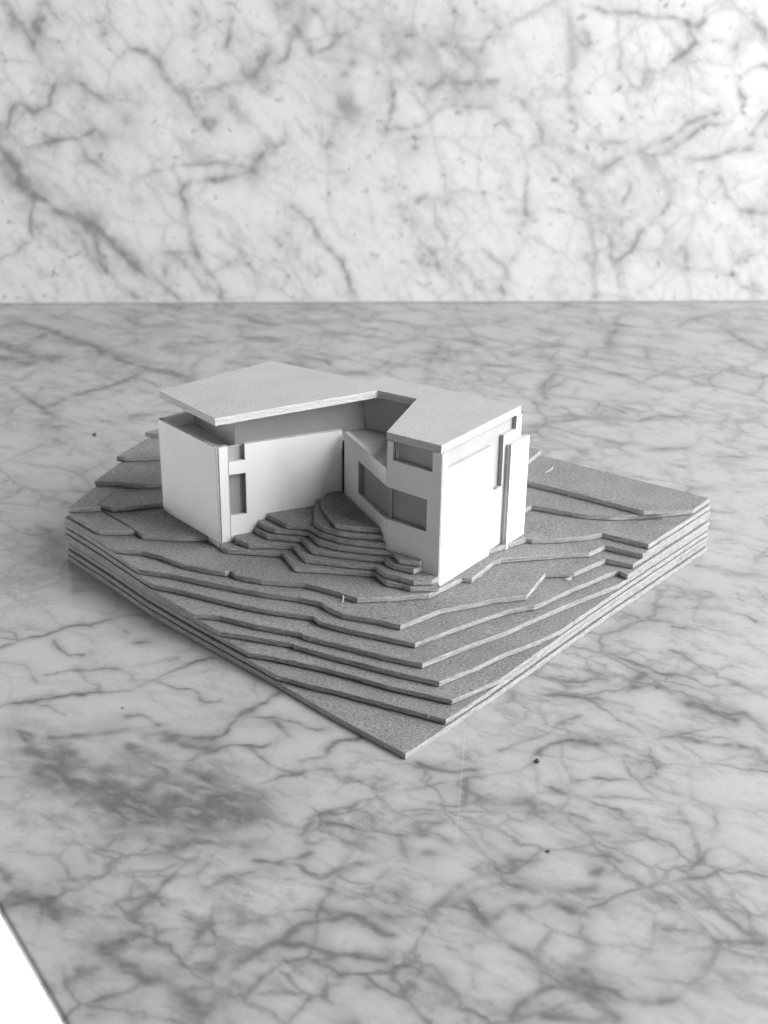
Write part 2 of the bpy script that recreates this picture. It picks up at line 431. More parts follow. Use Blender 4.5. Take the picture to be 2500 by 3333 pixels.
def board_edge(name, base, var, groove=0.45):
    """knife-cut board edge: long torn plies with thin dark splits"""
    g = NT(name); p = g.mapping(g.co, scale=(1000, 1000, 1000))
    s1 = g.noise(g.mapping(p, scale=(0.22, 0.22, 3.2)), 1.0, 4, 0.65)
    s2 = g.noise(g.mapping(p, scale=(0.9, 0.9, 2.0)), 1.0, 3, 0.6)
    sp = g.noise(g.mapping(p, scale=(0.10, 0.10, 2.4), loc=(5, 3, 1)), 1.0, 3, 0.5)
    st = g.math('ADD', g.rng(s1, 0.3, 0.7, -1, 1, False), g.rng(s2, 0.3, 0.7, -0.6, 0.6, False))
    v = g.math('MULTIPLY_ADD', st, var * 0.5, base)
    split = g.rng(sp, 0.66, 0.71)
    v = g.math('MULTIPLY', v, g.math('MULTIPLY_ADD', split, -groove, 1.0))
    g.put(g.b.inputs['Base Color'], g.grey(v)); g.b.inputs['Roughness'].default_value = 0.95
    g.b.inputs['Specular IOR Level'].default_value = 0.1
    g.bump(g.math('SUBTRACT', st, g.math('MULTIPLY', split, 2.0)), 0.00012, 0.8)
    return g.m

def white_board(name, base):
    g = NT(name); p = g.mapping(g.co, scale=(1000, 1000, 1000))
    fine = g.noise(p, 1.6, 3, 0.6); lo = g.noise(p, 0.11, 4, 0.6)
    smudge = g.rng(g.noise(g.mapping(p, scale=(0.35, 0.35, 0.8)), 0.55, 3, 0.6), 0.66, 0.80)
    v = g.math('MULTIPLY_ADD', g.rng(fine, 0.3, 0.7, -1, 1, False), 0.018, base)
    v = g.math('MULTIPLY_ADD', g.rng(lo, 0.3, 0.7, -1, 1, False), 0.025, v)
    v = g.math('MULTIPLY', v, g.math('MULTIPLY_ADD', smudge, -0.07, 1.0))
    g.put(g.b.inputs['Base Color'], g.grey(v)); g.b.inputs['Roughness'].default_value = 0.75
    g.b.inputs['Specular IOR Level'].default_value = 0.25
    g.bump(fine, 0.00004, 0.6)
    return g.m

def film(name, base, trans):
    """window sheet: matt drafting film"""
    g = NT(name); p = g.mapping(g.co, scale=(1000, 1000, 1000))
    lo = g.noise(p, 0.12, 3, 0.5)
    v = g.math('MULTIPLY_ADD', g.rng(lo, 0.3, 0.7, -1, 1, False), 0.03, base)
    g.put(g.b.inputs['Base Color'], g.grey(v)); g.b.inputs['Roughness'].default_value = 0.32
    g.b.inputs['Specular IOR Level'].default_value = 0.5
    if trans:
        tr = g.n('ShaderNodeBsdfTranslucent'); tr.inputs['Color'].default_value = (0.7, 0.7, 0.7, 1)
        mx = g.n('ShaderNodeMixShader'); mx.inputs[0].default_value = trans
        out = g.t.nodes['Material Output']
        g.t.links.new(g.b.outputs[0], mx.inputs[1]); g.t.links.new(tr.outputs[0], mx.inputs[2]); g.t.links.new(mx.outputs[0], out.inputs['Surface'])
    return g.m

def marble(name, flat, base, dark, stretch, angle, rough, spots, amt, netk=1.0):
    """polished Carrara: the big veins come from the 'vein' mesh attribute, the fine web is procedural"""
    g = NT(name); p = g.mapping(g.co, scale=(1000, 1000, 1000))
    if not flat: p = g.mapping(p, rot=(math.radians(-90), 0, 0))
    w1 = g.vm('MULTIPLY', g.vm('SUBTRACT', g.noise(p, 0.040, 3, 0.6, True), (0.5, 0.5, 0.5)), (9, 9, 9))
    w2 = g.vm('MULTIPLY', g.vm('SUBTRACT', g.noise(p, 0.21, 4, 0.65, True), (0.5, 0.5, 0.5)), (4, 4, 4))
    q = g.vm('ADD', g.vm('ADD', p, w1), w2)
    q = g.mapping(q, rot=(0, 0, math.radians(angle)))
    q = g.mapping(q, scale=(1 / stretch, 1, 1))
    e1 = g.voro(q, 0.050); e2 = g.voro(g.mapping(q, loc=(31, 7, 0)), 0.105)
    mask1 = g.rng(g.noise(p, 0.020, 4, 0.65), 0.38, 0.60); mask2 = g.rng(g.noise(g.mapping(p, loc=(50, 20, 0)), 0.028, 4, 0.65), 0.44, 0.62)
    v1 = g.math('ADD', g.math('MULTIPLY', g.rng(e1, 0.0, 0.042, 1, 0), 0.58), g.math('MULTIPLY', g.rng(e1, 0.0, 0.20, 1, 0), 0.42))
    v1 = g.math('MULTIPLY', v1, g.math('MULTIPLY_ADD', mask1, 0.62, 0.06))
    v2 = g.math('ADD', g.math('MULTIPLY', g.rng(e2, 0.0, 0.075, 1, 0), 0.52), g.math('MULTIPLY', g.rng(e2, 0.0, 0.27, 1, 0), 0.48))
    v2 = g.math('MULTIPLY', v2, g.math('MULTIPLY', mask2, 0.52))
    qs = g.mapping(q, scale=(1, 1.5, 1))
    cl = g.rng(g.noise(qs, 0.055, 6, 0.68), 0.48, 0.78)
    cl = g.math('MULTIPLY', cl, 0.72)
    st = g.rng(g.noise(g.mapping(q, scale=(0.6, 2.2, 1), loc=(9, 4, 2)), 0.075, 6, 0.68), 0.53, 0.75)
    st = g.math('MULTIPLY', st, 0.36)
    sp = g.math('MULTIPLY', g.rng(g.noise(p, 0.17, 3, 0.55), 0.62, 0.74), spots)
    at = g.n('ShaderNodeAttribute', attribute_name='vein').outputs['Fac']
    brk = g.rng(g.noise(p, 0.30, 4, 0.65), 0.25, 0.75, 0.78, 1.18, False)
    hand = g.math('MULTIPLY', at, brk)
    # broad grey clouds are crowded with pale lens-shaped cells
    e3 = g.voro(g.mapping(q, loc=(11, 3, 0), scale=(0.75, 1.7, 1)), 0.15); nz = g.noise(p, 0.11, 4, 0.65)
    holes = g.rng(e3, 0.0, 0.48, 1.05, 0.45)
    holes = g.math('MAXIMUM', holes, g.rng(nz, 0.40, 0.66, 0.0, 1.05))
    hand = g.math('MAXIMUM', hand, g.math('MULTIPLY', g.math('MULTIPLY', g.n('ShaderNodeAttribute', attribute_name='patch').outputs['Fac'], 0.98, clamp=True), holes))
    t = g.math('ADD', g.math('MULTIPLY', g.math('MAXIMUM', v1, v2), netk), g.math('ADD', cl, g.math('ADD', st, sp)))
    t = g.math('MULTIPLY', t, g.math('MULTIPLY', g.n('ShaderNodeAttribute', attribute_name='web').outputs['Fac'], amt))
    # soft union of the hand-laid veins and the web, so they never stack to black
    inv = g.math('MULTIPLY', g.math('SUBTRACT', 1.0, hand, clamp=True), g.math('SUBTRACT', 1.0, t, clamp=True))
    fine = g.rng(g.noise(p, 0.6, 3, 0.6), 0.3, 0.7, -0.012, 0.012, False)
    val = g.math('ADD', g.math('MULTIPLY_ADD', inv, base - dark, dark), fine)
    g.put(g.b.inputs['Base Color'], g.grey(val))
    g.put(g.b.inputs['Roughness'], g.rng(g.noise(p, 0.05, 4, 0.6), 0.3, 0.7, rough * 0.8, rough * 1.25, False))
    g.b.inputs['Specular IOR Level'].default_value = 0.26
    g.bump(g.noise(p, 0.03, 2, 0.5), 0.0004, 0.15)
    return g.m

def plain(name, v, rough=0.8):
    g = NT(name); p = g.mapping(g.co, scale=(1000, 1000, 1000))
    g.put(g.b.inputs['Base Color'], g.grey(g.rng(g.noise(p, 0.8, 3), 0.3, 0.7, v * 0.9, v * 1.1, False))); g.b.inputs['Roughness'].default_value = rough
    return g.m

M_TOP = board_top('grey_board_face', 0.295, 0.28); M_EDGE = board_edge('grey_board_cut_edge', 0.43, 0.28)
M_ROOF = board_top('roof_board_face', 0.42, 0.07, 0.05, 0.4, 0.00006); M_ROOFEDGE = board_edge('roof_board_cut_edge', 0.68, 0.12, 0.3)
M_WHITE = white_board('white_card', 0.88); M_CUT = board_edge('white_card_cut_edge', 0.44, 0.15, 0.35)
M_FILM = film('pale_window_film', 0.54, 0.15); M_SHADEFILM = film('shaded_window_film', 0.36, 0.0); M_TERRACE = white_board('terrace_card', 0.42)  # same film twice; the lower panes' shade is put into a darker grey
M_TABLE = marble('counter_marble', True, 0.36, 0.10, 1.5, 28, 0.16, 0.12, 0.95)
M_WALL = marble('wall_marble', False, 0.67, 0.22, 1.3, 48, 0.30, 0.80, 0.70, 0.70)
M_FLOOR = plain('white_floor', 0.88, 0.6); M_CRUMB = plain('black_crumb_surface', 0.02, 0.6); M_SHAVE = plain('torn_pulp', 0.36, 0.95); M_CAULK = plain('joint_seal_surface', 0.30, 0.7); M_SCR = plain('scratch_surface', 0.5, 0.6)

# ------------------------------------------------------------------ builders
def empty(name, loc):
    o = bpy.data.objects.new(name, None); C.objects.link(o); o.location = Vector(loc) * MM; o.empty_display_size = 0.005
    return o
def tag(o, label=None, cat=None, group=None, kind=None):
    for k, v in (('label', label), ('category', cat), ('group', group), ('kind', kind)):
        if v: o[k] = v
    return o
def link(name, verts, faces, mats, mi=None, parent=None, smooth=False):
    """verts in world millimetres; one mesh object whose origin is its parent's"""
    me = bpy.data.meshes.new(name)
    me.from_pydata([(x * MM, y * MM, z * MM) for x, y, z in verts], [], faces)
    for q in (mats if isinstance(mats, (list, tuple)) else [mats]): me.materials.append(q)
    if mi is not None: me.polygons.foreach_set('material_index', mi)
    if smooth: me.polygons.foreach_set('use_smooth', [True] * len(me.polygons))
    me.update()
    o = bpy.data.objects.new(name, me); C.objects.link(o)
    if parent:
        o.parent = parent
        off = Vector((0, 0, 0)); q = parent
        while q: off += q.location; q = q.parent
        o.location = -off
    return o
def area2(P): return sum(P[i - 1][0] * P[i][1] - P[i][0] * P[i - 1][1] for i in range(len(P))) / 2
def densify(P, step):
    out = []
    for i, a in enumerate(P):
        b = P[(i + 1) % len(P)]; n = max(1, int(math.dist(a, b) / step))
        out += [(a[0] + (b[0] - a[0]) * k / n, a[1] + (b[1] - a[1]) * k / n) for k in range(n)]
    return out
def board(name, P, z0, z1, mtop, medge, parent, step=0.8, rough=0.07, warp=0.12, rings=(0.0, 0.16, 0.5, 0.8, 1.0), lift=None, under=0.0):
    """one sheet of card cut to outline P: cut faces wander a little, plies stand proud or torn back"""
    if area2(P) < 0: P = P[::-1]
    P = densify(P, step); n = len(P); sd = random.random() * 100
    nor = []
    for i in range(n):
        a, b = P[i - 1], P[(i + 1) % n]; dx, dy = b[0] - a[0], b[1] - a[1]; l = math.hypot(dx, dy) or 1
        nor.append((dy / l, -dx / l))
    V = []
    for r, t in enumerate(rings):
        for i, (x, y) in enumerate(P):
            o = warp * mnoise.noise((x * 0.09, y * 0.09, sd)) + rough * mnoise.noise((x * 0.7, y * 0.7, sd + 7 * r)) + 0.5 * rough * mnoise.noise((x * 2.1, y * 2.1, sd + 13 * r))
            if r == len(rings) - 1: o -= 0.05
            if r == 0: o -= under
            z = z0 + (z1 - z0) * t
            if r == len(rings) - 1: z += 0.05 * max(0, mnoise.noise((x * 1.3, y * 1.3, sd + 40)))
            if lift: z += lift(x, y)
            V.append((x + nor[i][0] * o, y + nor[i][1] * o, z))
    F = [tuple(range(n - 1, -1, -1)), tuple(range((len(rings) - 1) * n, len(rings) * n))]; mi = [0, 0]
    for r in range(len(rings) - 1):
        for i in range(n):
            j = (i + 1) % n
            F.append((r * n + i, r * n + j, (r + 1) * n + j, (r + 1) * n + i)); mi.append(1)
    return link(name, V, F, [mtop, medge], mi, parent)
def panel(name, A, B, poly, th, mface, mcut, parent, inset=0.0, holes=()):
    """upright sheet on the plan line A>B; poly is its outline in (distance along, height); its face looks to the right of A>B"""
    A = Vector(A); B = Vector(B); d = (B - A).normalized(); n = Vector((d.y, -d.x))
    bm = bmesh.new(); loops = []
    for L in (poly, *holes):
        vs = [bm.verts.new((u, z, 0)) for u, z in L]
        loops += [bm.edges.new((vs[i], vs[(i + 1) % len(vs)])) for i in range(len(vs))]
    bmesh.ops.triangle_fill(bm, use_beauty=True, use_dissolve=False, edges=loops)
    for f in bm.faces:
        if f.normal.z < 0: f.normal_flip()
    front = list(bm.faces)
    r = bmesh.ops.extrude_face_region(bm, geom=front, use_keep_orig=True)
    back = [g for g in r['geom'] if isinstance(g, bmesh.types.BMFace)]
    bv = {v for f in back for v in f.verts}
    for v in bv: v.co.z -= th
    for f in back: f.normal_flip()
    bset = set(back); fset = set(front)
    for f in bm.faces: f.material_index = 0 if (f in bset or f in fset) else 1
    bmesh.ops.recalc_face_normals(bm, faces=list(bm.faces))
    bm.verts.ensure_lookup_table()
    for v in bm.verts:
        u, z, w = v.co; q = A + d * u + n * (w - inset)
        v.co = Vector((q.x, q.y, z))
    V = [tuple(v.co) for v in bm.verts]; bm.verts.index_update()
    F = [tuple(v.index for v in f.verts) for f in bm.faces]; mi = [f.material_index for f in bm.faces]
    bm.free()
    o = link(name, V, F, [mface, mcut], mi, parent)
    bv = o.modifiers.new('soft_edge', 'BEVEL'); bv.width = 0.00010; bv.segments = 1; bv.limit_method = 'ANGLE'
    return o
def rect(u0, u1, z0, z1): return [(u0, z0), (u1, z0), (u1, z1), (u0, z1)]

# ------------------------------------------------------------------ marble counter, wall, floor
def lin(*seg):
    out = []
    for a, b, s in seg: out += list(np.arange(a, b - s * 0.5, s))
    return np.array(out + [seg[-1][1]])
def vnoise(x, y, seed):
    r = np.random.default_rng(seed).random((257, 257)); xi = np.floor(x).astype(int); yi = np.floor(y).astype(int)
    fx = x - xi; fy = y - yi; fx = fx * fx * (3 - 2 * fx); fy = fy * fy * (3 - 2 * fy)
    g = lambda a, b: r[a % 257, b % 257]
    return (g(xi, yi) * (1 - fx) + g(xi + 1, yi) * fx) * (1 - fy) + (g(xi, yi + 1) * (1 - fx) + g(xi + 1, yi + 1) * fx) * fy - 0.5
def vein_field(X, Y, which, broad):
    wx = X + 2.6 * vnoise(X / 9, Y / 9, 1) + 1.6 * vnoise(X / 3.3, Y / 3.3, 2) + 0.8 * vnoise(X / 1.3, Y / 1.3, 7); wy = Y + 2.6 * vnoise(X / 9, Y / 9, 3) + 1.6 * vnoise(X / 3.3, Y / 3.3, 4) + 0.8 * vnoise(X / 1.3, Y / 1.3, 8)
    keep = np.ones_like(X)
    wob = np.clip(1.0 + 1.3 * vnoise(X / 11, Y / 11, 5) + 1.1 * vnoise(X / 3.6, Y / 3.6, 6), 0.5, 1.6)
    for kind, w, s, pts in VEINS:
        if kind != which or (w >= 2.9 and which == 0) != broad: continue
        P = np.array(pts) / 10.0
        m = 3.2 * w + 5
        idx = np.where((X > P[:, 0].min() - m) & (X < P[:, 0].max() + m) & (Y > P[:, 1].min() - m) & (Y < P[:, 1].max() + m))[0]
        if not len(idx): continue
        x = wx[idx]; y = wy[idx]; d2 = np.full(len(idx), 1e9)
        if len(P) == 1: d2 = (x - P[0, 0]) ** 2 + (y - P[0, 1]) ** 2
        for a, b in zip(P[:-1], P[1:]):
            ab = b - a; L = max(ab @ ab, 1e-6); t = np.clip(((x - a[0]) * ab[0] + (y - a[1]) * ab[1]) / L, 0, 1)
            d2 = np.minimum(d2, (x - a[0] - t * ab[0]) ** 2 + (y - a[1] - t * ab[1]) ** 2)
        core = w * 0.55
        g = s * 1.3 * ((0.66 if which == 0 else 0.62) * np.exp(-d2 / (core * core)) + 0.34 * np.exp(-d2 / (w * w * 3.2)) + 0.10 * np.exp(-d2 / (w * w * 14.0))) * wob[idx]
        keep[idx] *= 1 - np.clip(g, 0, 0.9)
    return 1 - keep
def grid_faces(nu, nv):
    i = np.arange(nu * nv).reshape(nu, nv)
    return np.stack([i[:-1, :-1], i[1:, :-1], i[1:, 1:], i[:-1, 1:]], -1).reshape(-1, 4)
def web_field(X, Y, spots, base):
    # how busy the fine veining is from place to place in the slab: (x, y, radius, value)
    num = np.full_like(X, base * 0.15); den = np.full_like(X, 0.15)
    for x, y, r, v in spots:
        k = np.exp(-((X - x) ** 2 + (Y - y) ** 2) / (r * r)); num += k * v; den += k
    return num / den
def grid_obj(name, co, faces, mat, vein, patch, web):
    me = bpy.data.meshes.new(name); n = len(co)
    me.vertices.add(n); me.vertices.foreach_set('co', (co * MM).astype(np.float32).ravel())
    me.loops.add(faces.size); me.loops.foreach_set('vertex_index', faces.astype(np.int32).ravel())
    me.polygons.add(len(faces)); me.polygons.foreach_set('loop_start', np.arange(0, faces.size, 4, dtype=np.int32))
    me.update(calc_edges=True)
    a = me.attributes.new('vein', 'FLOAT', 'POINT'); a.data.foreach_set('value', vein.astype(np.float32))
    a = me.attributes.new('patch', 'FLOAT', 'POINT'); a.data.foreach_set('value', patch.astype(np.float32))
    a = me.attributes.new('web', 'FLOAT', 'POINT'); a.data.foreach_set('value', web.astype(np.float32))
    me.materials.append(mat); me.polygons.foreach_set('use_smooth', [True] * len(me.polygons))
    o = bpy.data.objects.new(name, me); C.objects.link(o)
    return o
WEB = [(-95, -15, 40, 0.45), (-95, -60, 28, 0.25), (-50, -85, 30, 0.35), (-110, 60, 50, 0.7), (-70, -120, 28, 1.2), (-20, -130, 30, 1.45), (10, -170, 40, 1.35), (-60, -165, 30, 1.2), (60, -150, 40, 1.05), (40, -100, 30, 0.7), (90, -60, 40, 1.1), (110, 0, 50, 0.8), (120, 120, 80, 0.9), (-60, 200, 90, 0.9), (50, 230, 90, 1.1)]
# the counter's left edge runs obliquely through the lower left of the view; grid laid along it
e0 = np.array((-74.4, -163.7)); ed = np.array((0.550, -0.8352)); en = np.array((0.8352, 0.550))
S = lin((-900, -560, 34), (-560, -300, 1.3), (-300, 160, 0.6), (160, 620, 46)); Tn = lin((0, 260, 0.6), (260, 470, 1.05), (470, 1500, 51.5))
prof = [(-1.2, -2.6), (-1.2, -1.2)] + [(-1.2 * math.sin(a), -1.2 + 1.2 * math.cos(a)) for a in (1.4, 1.2, 1.0, 0.8, 0.6, 0.4, 0.2)]
Tall = np.concatenate([[t for t, z in prof], Tn]); Zall = np.concatenate([[z for t, z in prof], np.zeros(len(Tn))])
SS, TT = np.meshgrid(S, Tall, indexing='ij'); ZZ = np.broadcast_to(Zall, SS.shape)
XX = e0[0] + SS * ed[0] + TT * en[0]; YY = e0[1] + SS * ed[1] + TT * en[1]
W0 = np.array((-211.1, 330.3)); wd = np.array((425.1, 26.3)); wd = wd / np.linalg.norm(wd); wn = np.array((-wd[1], wd[0]))     # the wall's foot line
behind = (XX - W0[0]) * wn[0] + (YY - W0[1]) * wn[1]
over = np.clip(behind - 6, 0, None); XX = XX - over * wn[0]; YY = YY - over * wn[1]                                      # the slab stops inside the wall
xf, yf = XX.ravel(), YY.ravel()
table = grid_obj('countertop', np.stack([xf, yf, ZZ.ravel()], -1), grid_faces(*SS.shape), M_TABLE, vein_field(xf, yf, 0, False), vein_field(xf, yf, 0, True), web_field(xf, yf, WEB, 0.8))
table.data.flip_normals() if table.data.polygons[len(table.data.polygons) // 2].normal.z < 0 else None
tag(table, 'grey veined polished marble counter under the model', None, None, 'structure')
U = lin((-900, -30, 43.5), (-30, 460, 1.0), (460, 1300, 42)); H = lin((-30, 0, 30), (0, 175, 1.0), (175, 640, 46.5))
UU, HH = np.meshgrid(U, H, indexing='ij')
uf, hf = UU.ravel(), HH.ravel()
wall = grid_obj('wall', np.stack([W0[0] + uf * wd[0], W0[1] + uf * wd[1], hf], -1), grid_faces(*UU.shape), M_WALL, vein_field(uf, hf, 1, False), np.zeros_like(uf), np.ones_like(uf))
if wall.data.polygons[len(wall.data.polygons) // 2].normal.y > 0: wall.data.flip_normals()
sol = wall.modifiers.new('slab', 'SOLIDIFY'); sol.thickness = 0.018; sol.offset = -1
tag(wall, 'pale marble wall slab behind the counter', None, None, 'structure')
def strip_box(name, a, b, wdt, z0, z1, mat, parent, kind=None):
    a = np.array(a); b = np.array(b); d = (b - a) / np.linalg.norm(b - a); n = np.array((-d[1], d[0])) * wdt / 2
    q = [a - n, b - n, b + n, a + n]
    V = [(x, y, z0) for x, y in q] + [(x, y, z1) for x, y in q]
    o = link(name, V, [(3, 2, 1, 0), (4, 5, 6, 7), (0, 1, 5, 4), (1, 2, 6, 5), (2, 3, 7, 6), (3, 0, 4, 7)], mat, None, parent)
    return tag(o, kind=kind)
f0 = W0 - wd * 700 - wn * 0.3; f1 = W0 + wd * 1200 - wn * 0.3
strip_box('joint_seal', f0, f1, 1.0, -0.5, 0.7, M_CAULK, wall)
for a, b, w in (((24.2, -61.0), (18.6, -120.0), 0.06), ((79.5, -33.0), (93.0, -35.5), 0.06), ((96.0, -97.0), (101.0, -92.5), 0.07)):
    strip_box('scratch', a, b, w, 0.004, 0.02, M_SCR, table)
fl = link('floor', [(-3000, -3000, -900), (3000, -3000, -900), (3000, 3000, -900), (-3000, 3000, -900)], [(0, 1, 2, 3)], M_FLOOR)
tag(fl, 'white floor far below the counter', None, None, 'structure')
cab = [e0 + ed * s_ + en * t_ for s_, t_ in ((-900, -0.9), (620, -0.9), (620, 600), (-900, 600))]
cf = link('cabinet', [(x, y, -895) for x, y in cab] + [(x, y, -2.8) for x, y in cab], [(3, 2, 1, 0), (4, 5, 6, 7), (0, 1, 5, 4), (1, 2, 6, 5), (2, 3, 7, 6), (3, 0, 4, 7)], M_FLOOR)
tag(cf, 'white cabinet front under the rounded left edge of the marble counter', 'cabinet')

# ------------------------------------------------------------------ terraced site model
LEFT = [(-108.7, 26.4), (-93.66, 10.38), (-75.71, -9.83), (-59.13, -26.24), (-29.93, -53.43), (-15.33, -67.95)]      # left cut face, corner to front
RIGHT = [(31.23, -59.02), (55.81, -28.83), (70.99, -10.32), (113.4, 39.6)]                                          # right cut face, front to corner
FRONT = (6.34, -87.74); BACK = (-33.0, 138.0)
CONT = {
2: [(-31.4,-52.6),(-20.78,-57.05),(-14.83,-59.2),(5.28,-68.35),(17.52,-73.91),(20.32,-71.05),(23.64,-67.11),(31.6,-58.2)],
3: [(-39.92,-43.57),(-32.55,-45.12),(-16.66,-51.2),(2.39,-60.44),(19.41,-67.17),(27.96,-60.42),(33.2,-56.3)],
4: [(-49.48,-34.67),(-44.31,-35.63),(-29.26,-40.16),(-26.64,-40.68),(-26.49,-41.57),(-25.81,-41.85),(-15.5,-47.0),(1.17,-54.9),(15.97,-60.99),(26.86,-52.54),(36.64,-43.97),(46.02,-37.49),(54.14,-30.55)],
5: [(-57.8,-26.86),(-49.99,-28.23),(-38.31,-33.53),(-24.2,-38.04),(-23.67,-39.23),(-20.09,-40.93),(-13.33,-43.9),(-0.35,-50.05),(11.27,-54.55),(24.23,-44.16),(37.21,-35.11),(48.66,-25.11),(60.51,-15.32),(70.89,-7.58),(75.86,-4.9)],
6: [(-71.41,-11.97),(-65.5,-14.9),(-58.5,-18.2),(-51.98,-21.25),(-43.73,-24.92),(-35.69,-27.58),(-29.34,-29.31),(-21.49,-31.29),(-20.83,-32.09),(-18.86,-34.64),(-13.9,-37.1),(-4.97,-40.96),(9.29,-46.49),(22.71,-36.24),(37.85,-25.8),(43.67,-23.51),(46.2,-23.1),(47.59,-21.97),(59.61,-10.96),(74.76,1.02),(75.79,1.26),(77.36,-0.9)],
7: [(-77.81,-5.68),(-66.89,-9.21),(-59.0,-12.6),(-49.32,-16.23),(-36.2,-20.85),(-26.61,-23.2),(-18.94,-26.23),(-16.95,-29.06),(-12.15,-33.3),(-9.09,-34.2),(-2.02,-36.46),(4.96,-39.63),(10.48,-35.18),(17.06,-29.67),(26.53,-25.88),(32.96,-22.77),(39.35,-21.28),(43.86,-20.16),(51.23,-4.95),(60.59,-4.32),(71.96,5.74),(79.97,2.5)],
8: [(-86.68,4.9),(-78.1,2.65),(-72.06,-0.09),(-64.01,-5.95),(-56.51,-8.9),(-49.85,-10.9),(-48.32,-10.05),(-46.43,-12.77),(-43.74,-14.06),(-38.16,-15.94),(-24.38,-17.9),(-17.27,-21.36),(-8.04,-26.98),(0.02,-26.1),(12.5,-23.91),(13.91,-23.61),(24.08,-13.05),(24.32,-12.57),(27.44,-12.95),(35.13,-0.77),(37.45,0.75),(57.92,5.04),(66.52,6.04),(72.44,11.46),(83.0,6.0)],
}
site = empty('site_model', (0, 30, 0))
tag(site, 'stepped grey card landscape of stacked contour sheets lying on the marble', 'site model')
def lift(k):
    # sheets have sprung apart a little towards the left and right corners
    return lambda x, y: 0.010 * k * (max(0, (-70 - x) / 40) ** 1.5) + 0.006 * k * max(0, (x - 80) / 35)
def foot(line, p):
    """nearest point to p on an open polyline: (segment index, point)"""
    best = None
    for i, (a, b) in enumerate(zip(line[:-1], line[1:])):
        a_, b_ = Vector(a), Vector(b); d_ = b_ - a_
        t = min(1, max(0, (Vector(p) - a_).dot(d_) / d_.length_squared)); q = a_ + d_ * t; e = (q - Vector(p)).length
        if best is None or e < best[0]: best = (e, i, (q.x, q.y))
    return best[1], best[2]
def side_left(k, start):
    o = LOFF[k]; line = [(x + o * 0.68, y + o * 0.73) for x, y in LEFT]
    i, q = foot(line, start)
    return line[:i + 1] + [q]
def side_right(k, end):
    o = ROFF[k]; line = [(x - o * 0.77, y + o * 0.64) for x, y in RIGHT]
    i, q = foot(line, end)
    return [q] + line[i + 1:]
LOFF = {1: 0, 2: 0.25, 3: 0.9, 4: 0.7, 5: 0.0, 6: 0.35, 7: 0.7, 8: 0.5, 9: 0.9, 10: 0.6}
ROFF = {1: 0, 2: 0.5, 3: 0.15, 4: 0.35, 5: 0.7, 6: 0.1, 7: 0.9, 8: 0.35, 9: 0.7, 10: 0.2}
def sheet(k, P, gap=0.13, **kw):
    return board('contour_sheet', P, 2.0 * (k - 1) + gap, 2.0 * k, M_TOP, M_EDGE, site, lift=lift(k) if k > 1 else None, under=0.22, **kw)
sheet(1, LEFT + [FRONT] + RIGHT + [BACK], gap=0.03)
for k in range(2, 9):
    c = CONT[k]; bk = (BACK[0] + rng.uniform(-.6, .6), BACK[1] - rng.uniform(0, 1))
    sheet(k, c[1:-1] + side_right(k, c[-1]) + [bk] + side_left(k, c[0]), gap={2: 0.26, 3: 0.34, 4: 0.2, 6: 0.24}.get(k, 0.13))
LEDGE = lambda t: (-107.5 + 19.1 * t, 26.2 + 52.6 * t)                        # back left cut edge
# ninth sheet: a torn flap in the left corner and the main sheet running under the house
sheet(9, [(-106.3, 25.9), (-93.7, 13.2), (-82.3, 13.57), (-95.0, 26.6), (-98.2, 30.6), (-103.6, 36.0)], gap=0.1)
sheet(9, [(-103.2, 37.4), (-97.4, 30.9), (-94.3, 26.9), (-87.36, 20.3), (-81.3, 13.2), (-79.29, 10.58), (-66.02, 9.1), (-58.08, 9.73), (-50, 12), (-9, 27.5), (8, 0), (30, 0), (46.52, 12.22), (48.41, 11.3), (58.03, 12.13), (66.63, 14.22), (72.15, 16.68), (85.3, 9.2)] + side_right(9, (85.3, 9)) + [BACK])
sheet(10, [(-106.89, 25.92), (-98.47, 26.94), (-96.1, 27.7), (-97.9, 29.6), (-94.95, 38.7), (-77.35, 43.64), (-62, 43), (-40, 45), (-2, 33), (40, 22), (50.17, 33.63), (59.07, 30.0), (67.7, 26.9), (76.1, 25.74), (86.08, 27.02), (94.64, 29.24), (105.0, 31.6), (112.6, 41.3), BACK, (-89.6, 78.5)])
sheet(10, [(-97.0, 29.5), (-94.3, 38.3), (-77.43, 42.7), (-73, 40), (-73.4, 32.2), (-81.95, 29.4), (-91.84, 26.59), (-94.4, 28.1)], gap=0.35)
sheet(11, [(-101.18, 44.03), (-93.84, 43.84), (-87.52, 42.3), (-82.5, 42.03), (-77.4, 43.53), (-62, 48), (0, 50), (38, 54), (52.92, 69.51), (57.45, 78.0), (55.8, 79.9), BACK, (-89.2, 78.4)])
sheet(11, [(40, 55), (51.01, 48.62), (61.18, 42.72), (86.93, 25.85), (96.1, 27.12), (96.04, 27.89), (90.73, 31.43), (79.34, 37.73), (65.83, 46.51), (52.06, 57.77), (44, 62)])
sheet(12, [(-96.6, 61.58), (-93.59, 61.21), (-87.09, 61.93), (-80.94, 62.63), (-60, 64), (0, 66), (20, 90), (0, 114), (-30, 136.5), (-88.9, 78.8)])
sheet(13, [(-89.4, 80.4), (-87.0, 79.9), (-84.4, 79.6), (-60, 80), (-10, 92), (20, 102), (-30, 135)])
